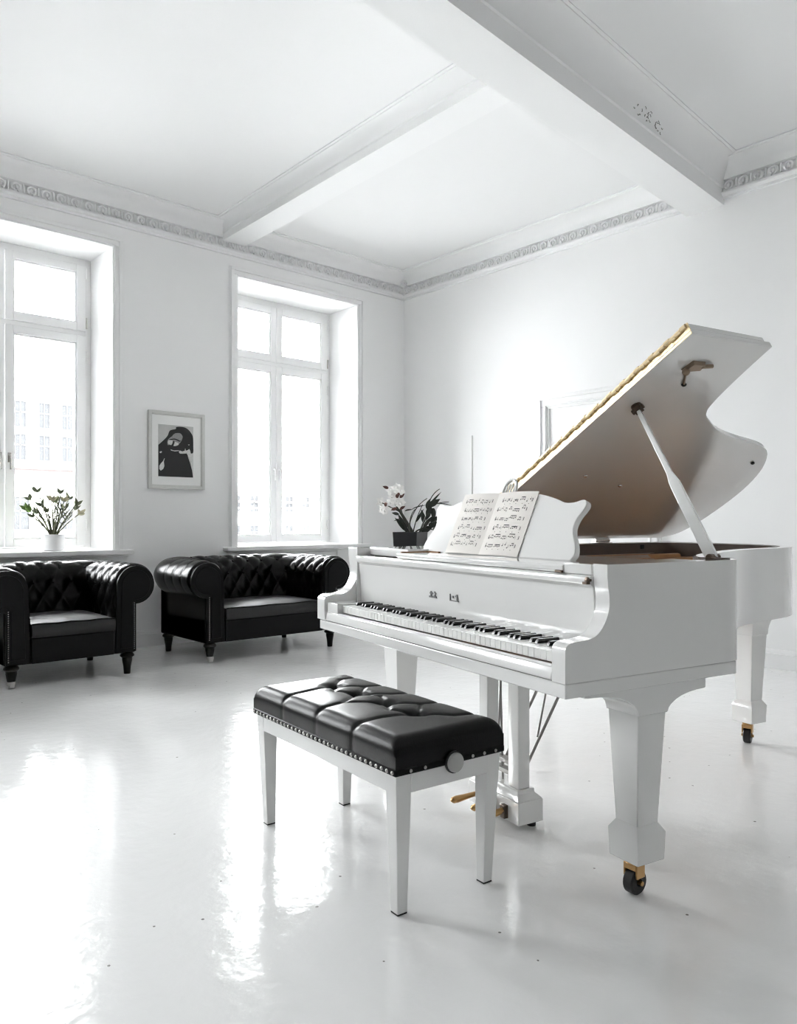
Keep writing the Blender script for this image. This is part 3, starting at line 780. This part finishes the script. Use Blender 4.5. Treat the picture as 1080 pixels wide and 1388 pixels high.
# ------------------------------------------------------------------ chesterfield seating
def chesterfield(name, label, cat, loc, hw, du, cast=()):
    """hw: half the inner seat width; the front edge lies near local y = 0, the back towards +y"""
    t = thing(name, label, cat, loc)
    yb, rc = 0.585, 0.10
    path = []                                  # (x, y, nx, ny, s)
    def line(p, q, n, N):
        for i in range(N): path.append((p[0]+(q[0]-p[0])*i/N, p[1]+(q[1]-p[1])*i/N, n[0], n[1]))
    def arcp(c, a0, a1, N):
        for i in range(N):
            a = radians(a0+(a1-a0)*i/N); path.append((c[0]+rc*cos(a), c[1]+rc*sin(a), cos(a), sin(a)))
    st = 0.0115
    line((-hw,-0.035), (-hw,yb-rc), (-1,0), int((yb-rc+0.035)/st)); n1 = len(path)
    arcp((-hw+rc,yb-rc), 180, 90, 16)
    line((-hw+rc,yb), (hw-rc,yb), (0,1), int((2*hw-2*rc)/st))
    arcp((hw-rc,yb-rc), 90, 0, 16); n2 = len(path)
    line((hw,yb-rc), (hw,-0.035), (1,0), int((yb-rc+0.035)/st)); path.append((hw,-0.035,1,0))
    S = [0.0]
    for a, b in zip(path, path[1:]): S.append(S[-1] + sqrt((a[0]-b[0])**2+(a[1]-b[1])**2))
    Lp = S[-1]; kd = max(1, round(Lp/du)); du = Lp/kd
    cd, cz, R = 0.150, 0.628, 0.140
    prof = []                                  # d, z, nd, nz, v  (v = 0 on the crest)
    a_in, a_out = 180, -95
    N = 46
    arcl = R*radians(90)
    for i in range(14):
        z = 0.36 + (cz-0.36)*i/14; prof.append((0.010 - 0.014*(1-i/14), z, -1, 0.03, -(arcl + (cz - z))))
    for i in range(N+1):
        a = a_in + (a_out-a_in)*i/N; A = radians(a)
        prof.append((cd+R*cos(A), cz+R*sin(A), cos(A), sin(A), R*radians(90-a)))
    dv = 0.215; amp = 0.020
    def puff(s, v):
        f = 1.0
        a, b = s/du + v/dv, s/du - v/dv
        dia = (abs(sin(pi*a))*abs(sin(pi*b)))**0.33
        ch = 0.45 + 0.42*abs(sin(pi*s/du))**0.28
        k = min(1, max(0, (v-0.0)/0.03))
        p = dia*(1-k) + ch*k
        if v > 0.20: p *= max(0.0, 1-(v-0.20)/0.08)*0.8+0.2
        return amp*p*f - amp*0.35
    def P(i, pr):
        x, y, nx, ny = path[i]; d, z, nd, nz, v = pr
        e = min(S[i], Lp-S[i]); fade = min(1, e/0.02)
        h = puff(S[i], v)*fade - (1-fade)*0.012
        dd = d + nd*h
        return (x + nx*dd, y + ny*dd, z + nz*h)
    mid = lambda a, b: (a+b)//2
    c1, c2 = n1+8, n2-8
    for nm, i0, i1 in (('arm', 0, c1), ('backrest', c1, c2), ('arm', c2, len(path)-1)):
        bm = B(); grid(bm, [[P(i, pr) for pr in prof] for i in range(i0, i1+1)])
        part = obj(nm, bm, M['leather2'], t, smooth=70)
        bm = B(); any_b = False
        for m in range(0, 2*kd+1):
            for r in range(0, 3):
                if (m + r) % 2: continue
                s = m*du/2; v = -r*dv/2
                i = min(range(len(S)), key=lambda q: abs(S[q]-s))
                if i0 <= i < i1 and 0.03 < s < Lp-0.03:
                    pr = min(prof, key=lambda q: abs(q[4]-v)); ball(bm, P(i, pr), 0.010, u=8, v=5); any_b = True
        if any_b: obj('tuft_buttons', bm, M['leather2'], part)
        else: bm.free()
    # scroll fronts
    for sgn in (-1, 1):
        def pan(y0, y1, g):
            pts = [(0.006+g, 0.16+g)] + [(cd+(R-0.006-g)*cos(radians(a)), cz+(R-0.006-g)*sin(radians(a))) for a in range(185, -96, -12)] + [(0.150-g, 0.50), (0.150-g, 0.16+g)]
            bm = B(); prism(bm, [(sgn*(hw+d), z) for d, z in pts], 1, y0, y1); return bm
        ap = obj('arm_front', pan(-0.050, -0.02, 0.0), M['leather'], t, bevel=0.010, seg=3)
        obj('arm_front_panel', pan(-0.058, -0.045, 0.028), M['leather'], ap, bevel=0.006, seg=2)
        bm = B()
        for i in range(24): ball(bm, (sgn*(hw+0.136), -0.0515, 0.18+0.32*i/23), 0.0042, u=6, v=4)
        obj('nail_trim', bm, M['stud'], ap)
    # carcass
    bm = B()
    box(bm, -hw-0.155, hw+0.155, -0.030, yb+0.16, 0.150, 0.335)
    for sgn in (-1, 1):
        x0, x1 = sorted((sgn*(hw+0.02), sgn*(hw+0.155))); box(bm, x0, x1, -0.025, yb+0.16, 0.15, 0.60)
    box(bm, -hw-0.155, hw+0.155, yb+0.02, yb+0.16, 0.15, 0.60)
    obj('carcass', bm, M['leather'], t, bevel=0.012, seg=3)
    bm = B(); box(bm, -hw+0.002, hw-0.002, -0.052, -0.026, 0.152, 0.318)
    obj('front_rail', bm, M['leather'], t, bevel=0.010, seg=3)
    # seat cushion, crowned, with a piped edge
    bm = B(); n, m = 26, 22; x0, x1, y0, y1 = -hw+0.003, hw-0.003, -0.058, yb-0.01
    def top(u, v):
        cr = 0.022*(1-(2*u-1)**4)*(1-(2*v-1)**4)
        return (x0+(x1-x0)*u, y0+(y1-y0)*v, 0.408+cr + 0.002*sin(17*u+5*v))
    T = [[top(i/n, j/m) for i in range(n+1)] for j in range(m+1)]
    grid(bm, T)
    Bt = [[(p[0], p[1], 0.320) for p in r] for r in T]; grid(bm, Bt)
    def side(e0, e1):
        # wrinkled boxing
        k = 5; rows = []
        for q in range(k+1):
            w = q/k
            rows.append([(a[0]*(1-w)+b[0]*w, a[1]*(1-w)+b[1]*w - (0.012*sin(pi*w) + 0.003*sin(40*a[0]+9*w)*sin(pi*w)) * (1 if e0 is T[0] else 0), a[2]*(1-w)+b[2]*w) for a, b in zip(e0, e1)])
        grid(bm, rows)
    side(T[0], Bt[0]); side(T[-1], Bt[-1]); side([r[0] for r in T], [r[0] for r in Bt]); side([r[-1] for r in T], [r[-1] for r in Bt])
    bmesh.ops.remove_doubles(bm, verts=bm.verts, dist=1e-5)
    sc_ = obj('seat_cushion', bm, M['seatleather'], t, smooth=50)
    bm = B(); tube(bm, [(p[0], p[1]-0.003, p[2]) for p in T[0]], 0.0055, 6)
    obj('piping', bm, M['leather2'], sc_)
    # turned legs
    for k, (lx, ly) in enumerate(((-hw-0.105,0.0),(hw+0.105,0.0),(-hw-0.105,0.705),(hw+0.105,0.705))):
        c = k in cast
        bm = B(); lathe(bm, [(0.030,0.155),(0.036,0.150),(0.048,0.136),(0.050,0.126),(0.036,0.114),(0.034,0.106),(0.035,0.100),(0.026,0.050),(0.022,0.030 if c else 0.0)], (lx, ly, 0), 16)
        lg = obj('leg', bm, M['legwood'], t)
        if c:
            bm = B(); lathe(bm, [(0.027,0.048),(0.029,0.040),(0.027,0.024),(0.010,0.020)], (lx,ly,0), 14); lathe(bm, [(0.006,-0.018),(0.018,-0.016),(0.020,0.0),(0.018,0.016),(0.006,0.018)], (lx, ly-0.004, 0.020), 14, 0)
            obj('caster', bm, M['stud'], lg)
    return t
chesterfield('chesterfield_sofa', 'black buttoned leather two-seat sofa under the window nearest the corner', 'sofa', (3.428, 5.322, 0), 0.464, 0.135, cast=(0,))
chesterfield('chesterfield_armchair', 'black buttoned leather armchair below the window with the white flower pot', 'armchair', (1.842, 5.340, 0), 0.275, 0.128, cast=(0,))

# ------------------------------------------------------------------ framed picture on the pier between the windows
pic = thing('framed_picture', 'framed black-and-white portrait hanging between the windows', 'picture', (3.0905, WY, 1.698))
hx, hz = 0.2645, 0.338
bm = B(); rect_ring(bm, -hx, hx, -hz, hz, 0.028, 0.028, 0.028, 0.028, -0.034, -0.001)
rect_ring(bm, -hx+0.027, hx-0.027, -hz+0.027, hz-0.027, 0.008, 0.008, 0.008, 0.008, -0.026, -0.002)
obj('frame', bm, M['frame'], pic, bevel=0.003)
bm = B(); box(bm, -hx+0.02, hx-0.02, -0.016, -0.004, -hz+0.02, hz-0.02)
obj('mount', bm, M['mount'], pic, smooth=0)
# print: flat photograph, shapes laid on it as inks
px0, px1, pz0, pz1 = -0.171, 0.158, -0.231, 0.222
bm = B(); box(bm, px0, px1, -0.0175, -0.016, pz0, pz1)
pr = obj('print', bm, M['p_bg'], pic, smooth=0)
def flat(pts, mat, lay):
    # image coordinates 0..430 x 0..650 (down)
    bm = B()
    q = [(px0+(px1-px0)*x/430, pz1-(pz1-pz0)*y/650) for x, y in pts]
    prism(bm, q, 1, -0.0178-0.0003*lay, -0.0175)
    return bm
def sp2(pts): 
    return spline(pts + [pts[0]], 4)[:-1]
obj('figure', flat([(0,650),(0,262)] + spline([(0,260),(60,200),(110,140),(140,70),(210,45),(220,18),(300,12),(355,30),(395,70),(425,130),(430,250),(428,330),(395,345),(360,370),(390,470),(415,560)], 4) + [(426,650)], M['p_black'], 1), M['p_black'], pr, smooth=0)
FACE = [([(165,140),(200,102),(262,94),(295,130),(285,180),(250,235),(215,275),(150,285),(115,262),(108,215),(125,175)], 'p_mid', 2, 'face'),
        ([(118,196),(150,190),(200,206),(242,222),(238,248),(205,260),(150,250),(116,232)], 'p_light', 3, 'cheek'),
        ([(132,180),(200,166),(262,188),(274,184),(258,202),(200,182),(136,190)], 'p_black', 4, 'eye_shadow'),
        ([(176,196),(192,198),(196,220),(178,262),(150,262),(168,232)], 'p_black', 4, 'nose_shadow'),
        ([(112,256),(150,252),(195,264),(240,246),(222,284),(150,300),(114,280)], 'p_black', 3, 'beard')]
for q, mt, ly, nm in FACE:
    obj(nm, flat(sp2(q), None, ly), M[mt], pr, smooth=0)
for q in ([(145,305),(190,318),(245,312),(260,318),(200,328),(155,322)], [(248,335),(262,312),(290,322),(322,312),(328,278),(336,310),(362,300),(378,285),(392,310),(398,345),(428,340),(428,640),(415,560),(400,450),(362,372),(345,345),(300,352),(262,352)], [(12,560),(12,520),(30,490),(55,460),(70,425),(78,425),(66,465),(72,520),(60,555),(30,580)], [(15,345),(35,335),(45,345),(30,362),(18,358)], [(360,232),(385,228),(375,242)]):
    qq = [(px0+(px1-px0)*x/430, pz1-(pz1-pz0)*y/650) for x, y in q]; bm = B(); prism(bm, qq, 1, -0.0186, -0.0175)
    obj('pale_highlight', bm, M['p_light'], pr, smooth=0)

# ------------------------------------------------------------------ plants
def blade(bm, p, d, length, width, up=Vector((0,0,1)), bend=0.0, n=6, th=0.0012):
    """leaf / petal: pointed curved blade with thickness starting at p along d"""
    d = Vector(d).normalized(); side = d.cross(up)
    if side.length < 1e-3: side = Vector((1,0,0))
    side.normalize(); nrm = side.cross(d).normalized()
    loops = []
    for i in range(n+1):
        s = i/n; w = width*max(0.06, sin(pi*(0.08+0.92*s)**0.8 if s < 1 else pi*0.985))
        c = Vector(p) + d*length*s + nrm*bend*length*s*s
        loops.append([c - side*w/2 + nrm*0.15*w, c + nrm*th*0, c + side*w/2 + nrm*0.15*w, c + nrm*th*1.5 + nrm*0.0])
    loft(bm, loops)

# white pot on the first window sill
wp = thing('flower_pot', 'white round pot of pale budding stems on the window sill', 'plant', (2.095, 6.50, SZ))
bm = B(); lathe(bm, [(0.070,0.0),(0.082,0.004),(0.085,0.02),(0.087,0.125),(0.084,0.131),(0.079,0.128),(0.076,0.11),(0.005,0.108)], n=32)
obj('pot', bm, M['potwhite'], wp, smooth=50)
bm = B(); lathe(bm, [(0.079,0.100),(0.075,0.114),(0.03,0.120),(0.002,0.121)], n=20); obj('soil', bm, M['soil'], wp)
rnd = random.Random(4)
tips = [(-0.20,-0.02,0.33),(-0.165,0.03,0.41),(-0.125,-0.01,0.47),(-0.075,0.02,0.36),(-0.02,-0.03,0.40),(0.03,0.03,0.39),(0.085,0.0,0.40),(0.10,0.04,0.34),(0.16,-0.02,0.33),(0.215,0.01,0.30),(0.185,0.0,0.37),(-0.11,0.03,0.30),(0.05,-0.02,0.46),(-0.15,0.0,0.27),(0.13,0.02,0.42),(-0.04,0.02,0.31)]
for i, tp in enumerate(tips):
    bm = B(); b0 = Vector((tp[0]*0.08, tp[1]*0.3, 0.11)); m1 = Vector((tp[0]*0.45, tp[1]*0.6, 0.11+(tp[2]-0.11)*0.60))
    path = bez(b0, m1, tp, 7); tube(bm, path, [0.0072-0.0005*k for k in range(8)], 6)
    tube(bm, bez(path[3], path[3]+Vector((0.05*(-1 if i%2 else 1),0.01,0.03)), path[3]+Vector((0.075*(-1 if i%2 else 1),0.0,0.075)), 4), 0.0035, 5)
    if i % 2 == 0: tube(bm, bez(path[4], path[4]+Vector((0.03*(1 if tp[0]<0 else -1),0.01,0.05)), path[4]+Vector((0.045*(1 if tp[0]<0 else -1),0.0,0.10)), 4), 0.0045, 5)
    st = obj('stem', bm, M['stem'], wp)
    bm = B(); tpv = Vector(tp); out = (tpv - m1).normalized()
    k = 5 if i in (0,4,6,9) else 3
    for q in range(k):
        a = 2*pi*q/k + i; dv_ = (out*0.8 + Vector((cos(a), sin(a)*0.6, 0.35*sin(a*1.7)))*0.8)
        blade(bm, tpv, dv_, 0.048+0.022*rnd.random(), 0.022+0.009*rnd.random(), Vector((0,1,0.3)), 0.25)
    if i in (0,): ball(bm, tpv+Vector((0.005,0,0.005)), 0.026, 1, 0.8, 1.1)
    if i in (9,): ball(bm, tpv+Vector((0.01,0,0.0)), 0.020, 1.5, 0.8, 0.8)
    if i in (3,7,10): ball(bm, tpv, 0.014, 1, 0.8, 1.4)
    obj('leaf_cluster', bm, M['leafg'] if i == 0 else (M['bud'] if i in (9,4,6) else M['leaf']), st, smooth=50)

# black pot with white blossoms on a stand in the corner
ST = (5.05, 5.44)
stand = thing('plant_stand', 'slender black plant stand in the corner behind the piano', 'plant stand', (*ST, 0), radians(20))
bm = B(); box(bm, -0.17,0.17,-0.17,0.17,0.720,0.745); obj('stand_top', bm, M['potblack'], stand, bevel=0.004)
for a in (-1,1):
    for b in (-1,1):
        bm = B(); loft(bm, [square(a*0.150,b*0.150,0.010,0.0), square(a*0.140,b*0.140,0.013,0.721)]); obj('leg', bm, M['potblack'], stand, bevel=0.002)
bp = thing('flowering_plant', 'black square pot of white blossoms and dark leaves behind the piano', 'plant', (*ST, 0.745), radians(22))
bm = B(); s0, s1 = 0.118, 0.128
loft(bm, [square(0,0,s0,0.0), square(0,0,s1,0.228), square(0,0,s1-0.010,0.228), square(0,0,s1-0.014,0.200)]); obj('pot', bm, M['potblack'], bp, bevel=0.003)
bm = B(); box(bm, -0.112,0.112,-0.112,0.112,0.19,0.206); obj('soil', bm, M['soil'], bp)
# directions across the picture: right = (0.743,-0.669); in the rotated local frame
ra = radians(-42-22); RT = Vector((cos(ra), sin(ra), 0)); DP = Vector((-RT.y, RT.x, 0)); UP = Vector((0,0,1))
def pp(r, u, d=0.0): return RT*r + UP*(0.228+u) + DP*d   # r metres to the right, u above the pot rim
main = bez(pp(0.04,-0.04), pp(-0.06,0.14), pp(-0.16,0.30), 8)
bm = B(); tube(bm, main, [0.020-0.0012*i for i in range(9)], 7); tube(bm, bez(pp(0.02,-0.04,0.03), pp(-0.10,0.10,0.03), pp(-0.11,0.16,0.02), 6), [0.016,0.015,0.013,0.011,0.009,0.007,0.005], 6)
tube(bm, bez(pp(-0.11,0.20), pp(-0.19,0.24), pp(-0.27,0.28), 6), 0.005, 5)
st = obj('flower_stem', bm, M['dstem'], bp)
rnd = random.Random(9)
cl = [(-0.285,0.29,0.02),(-0.27,0.21,0.0),(-0.245,0.20,-0.03),(-0.19,0.28,-0.03),(-0.175,0.335,-0.05),(-0.13,0.30,-0.04),(-0.10,0.265,-0.05),(-0.085,0.285,0.0),(-0.19,0.395,-0.02),(-0.15,0.375,-0.05),(-0.135,0.425,0.0),(-0.09,0.395,-0.02),(-0.095,0.42,0.03),(-0.16,0.34,0.02),(-0.205,0.25,0.02)]
for (r, u, d) in cl:
    bm = B(); c = pp(r, u, d*1.0); f = (-DP + Vector((rnd.uniform(-.5,.5), rnd.uniform(-.5,.5), rnd.uniform(-.2,.5)))).normalized()
    s1 = f.orthogonal().normalized(); s2 = f.cross(s1)
    for q in range(5):
        a = 2*pi*q/5 + r*20; dd = s1*cos(a) + s2*sin(a)
        blade(bm, c, dd + f*0.35, 0.046, 0.042, f, -0.35, n=5)
    ball(bm, c, 0.016)
    obj('blossom', bm, M['petal'], st, smooth=60)
bm = B()
for (r, u, d) in ((-0.115,0.36,-0.04),(-0.125,0.345,-0.05),(-0.17,0.40,0.0),(-0.235,0.265,0.0)): ball(bm, pp(r,u,d), 0.017, 1, 1, 1.2)
for (r, u, rr, uu) in ((-0.10,0.33,0.7,0.6),(-0.21,0.42,-0.8,0.3),(-0.13,0.23,-0.8,-0.3),(-0.10,0.22,0.9,0.5)): blade(bm, pp(r,u,-0.03), RT*rr+UP*uu, 0.06, 0.03, DP, 0.2)
obj('flower_hearts', bm, M['heart'], st)
lv = [((0.05,0.0),(0.12,0.10),(0.17,0.20),'b'), ((0.09,-0.02),(0.15,0.16),(0.20,0.26),'b'), ((0.08,0.0),(0.06,0.18),(0.19,0.24),'s')]
stems = [[(0.0,0.0),(-0.02,0.16),(0.05,0.22)], [(0.03,0.0),(0.05,0.12),(0.12,0.265)], [(-0.02,0.02),(0.02,0.24),(0.165,0.325)], [(0.09,0.0),(0.13,0.10),(0.18,0.22)], [(0.165,0.22),(0.19,0.36),(0.285,0.415)], [(0.20,0.25),(0.28,0.29),(0.375,0.29)], [(0.05,0.0),(0.12,0.06),(0.22,0.02)], [(0.09,0.0),(0.18,0.10),(0.24,0.17)], [(-0.03,0.06),(-0.10,0.10),(-0.115,0.16)]]
for i, sp_ in enumerate(stems):
    bm = B(); d = 0.03*((i % 3)-1); path = bez(pp(*sp_[0], d), pp(*sp_[1], d), pp(*sp_[2], d), 8)
    w = [0.007,0.006,0.006,0.010,0.006,0.006,0.008,0.009,0.006][i]
    tube(bm, path, [w*(1-0.06*k) for k in range(9)], 6); obj('stalk', bm, M['dstem'], bp)
leaves = [(0.165,0.22,0.15,0.9,0.11,0.05),(0.18,0.25,0.8,0.5,0.13,0.06),(0.22,0.23,0.1,-1,0.12,0.05),(0.16,0.14,0.3,1,0.15,0.055),(0.13,0.03,0.5,0.85,0.17,0.055),(0.18,0.06,0.9,0.25,0.14,0.06),(0.20,0.09,0.85,0.6,0.14,0.085),(0.22,0.03,0.9,-0.15,0.10,0.05),(0.25,0.27,0.98,0.08,0.16,0.022),(0.18,0.26,0.7,0.75,0.17,0.020),(0.02,0.22,0.9,0.4,0.15,0.024),(0.06,0.10,0.5,0.85,0.16,0.026),(-0.06,0.02,-0.5,0.85,0.16,0.05),(-0.03,0.0,-0.45,0.9,0.2,0.05),(0.0,0.0,-0.2,0.95,0.12,0.05),(-0.11,0.17,-0.9,0.2,0.07,0.03),(-0.10,0.12,-0.9,-0.1,0.06,0.03),(0.11,0.0,0.8,0.4,0.15,0.06),(-0.05,0.20,0.9,0.3,0.09,0.03),(-0.13,0.24,0.6,-0.6,0.08,0.045),(0.13,0.09,-0.1,1,0.13,0.05),(0.19,0.20,-0.4,-0.9,0.10,0.04)]
for i, (r, u, a, b, ln, wd) in enumerate(leaves):
    bm = B(); blade(bm, pp(r, u, 0.03*((i % 3)-1)), RT*a + UP*b + DP*0.3*((i % 3)-1), ln, wd, DP if i % 2 else UP+DP*0.5, 0.18*(1 if i % 2 else -1), n=8)
    obj('leaf', bm, M['dleaf'], bp, smooth=60)

# ------------------------------------------------------------------ outside
bm = B(); box(bm, -120, 160, WY+0.6, 200, -6.3, -6.0)
tag(obj('street', bm, M['street'], smooth=0), 'pale street surface below the windows', 'street', kind='structure')
def building(name, label, x0, x1, y, htop, wins, band):
    t = thing(name, label, 'building', (x0, y, -6.0))
    Wd = x1-x0
    bm = B(); box(bm, 0, Wd, 0, 14, 0, htop+6); obj('facade', bm, M['facade'], t)
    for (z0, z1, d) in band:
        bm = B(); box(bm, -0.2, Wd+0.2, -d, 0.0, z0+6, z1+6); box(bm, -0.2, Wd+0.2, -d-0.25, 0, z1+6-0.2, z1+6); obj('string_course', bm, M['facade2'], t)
    bm = B(); box(bm, -0.3, Wd+0.3, -0.7, 0.1, htop+5.5, htop+6.2); box(bm, -0.2, Wd+0.2, -0.45, 0, htop+5.0, htop+5.5); obj('eaves', bm, M['facade'], t)
    for (wx, wz, ww, wh) in wins:
        xx = wx-x0
        bm = B(); rect_ring(bm, xx-ww/2-0.12, xx+ww/2+0.12, wz+6-0.12, wz+6+wh+0.12, 0.14,0.14,0.16,0.16, -0.12, 0.02); box(bm, xx-0.05, xx+0.05, -0.08, 0.02, wz+6, wz+6+wh); box(bm, xx-ww/2, xx+ww/2, -0.08,0.02, wz+6+wh*0.55, wz+6+wh*0.60)
        w = obj('window', bm, M['ffr'], t)
        bm = B(); box(bm, xx-ww/2, xx+ww/2, -0.03, 0.02, wz+6, wz+6+wh); obj('pane', bm, M['fwin'], w, smooth=0)
w1 = [(9.5+2.2*i, z, 1.0, 2.5) for i in range(10) for z in (10.2, 7.0)] + [(9.5+4.4*i, 0.2, 1.6, 3.2) for i in range(5)]
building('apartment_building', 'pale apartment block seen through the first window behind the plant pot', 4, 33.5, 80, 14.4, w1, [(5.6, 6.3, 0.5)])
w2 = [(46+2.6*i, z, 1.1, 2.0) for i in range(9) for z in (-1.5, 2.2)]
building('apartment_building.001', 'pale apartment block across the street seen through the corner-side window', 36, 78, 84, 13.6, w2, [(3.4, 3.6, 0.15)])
bm = B(); tube(bm, [(3.60,7.20,1.215),(5.40,7.20,1.222)], 0.009, 8)
rl = thing('balcony_railing', 'thin railing outside the corner-side window', 'railing', (0,0,0))
obj('rail', bm, M['rail'], rl)
for x in (3.62, 5.38):
    bm = B(); tube(bm, [(x,6.92,1.2155),(x,7.20,1.2155)], 0.009, 8); obj('bracket', bm, M['rail'], rl)

# ------------------------------------------------------------------ light: an overcast sky through the windows
SKY = 9.0
w = bpy.data.worlds.new('overcast sky'); SC.world = w; w.use_nodes = True
nt = w.node_tree; bg = nt.nodes['Background']
bg.inputs['Color'].default_value = (0.985, 0.99, 1.0, 1); bg.inputs['Strength'].default_value = SKY
for i, (a, b) in enumerate(OPEN):
    L = bpy.data.lights.new('sky_portal', 'AREA'); L.shape = 'RECTANGLE'; L.size = b-a; L.size_y = HZ-SZ; L.cycles.is_portal = True
    o = bpy.data.objects.new('sky_portal', L); C.objects.link(o); o.location = ((a+b)/2, 6.96, (SZ+HZ)/2); o.rotation_euler = (radians(-90), 0, 0)

# ------------------------------------------------------------------ camera
cam = bpy.data.cameras.new('camera'); co = bpy.data.objects.new('camera', cam); C.objects.link(co)
co.location = (0, 0, 1.08); co.rotation_euler = (radians(90), 0, radians(-42))
cam.sensor_fit = 'AUTO'; cam.sensor_width = 36; cam.lens = 36*1044/1388; cam.shift_y = 12/1388; cam.clip_start = 0.05; cam.clip_end = 500
SC.camera = co
SC.view_settings.view_transform = 'Standard'; SC.view_settings.look = 'None'; SC.view_settings.exposure = 2.05; SC.view_settings.gamma = 1.0
SC.view_settings.use_curve_mapping = False
SC.cycles.use_denoising = True
SC.cycles.filter_width = 1.2
SC.cycles.max_bounces = 16; SC.cycles.diffuse_bounces = 10; SC.cycles.glossy_bounces = 6; SC.cycles.transparent_max_bounces = 12
SC.cycles.sample_clamp_indirect = 8.0
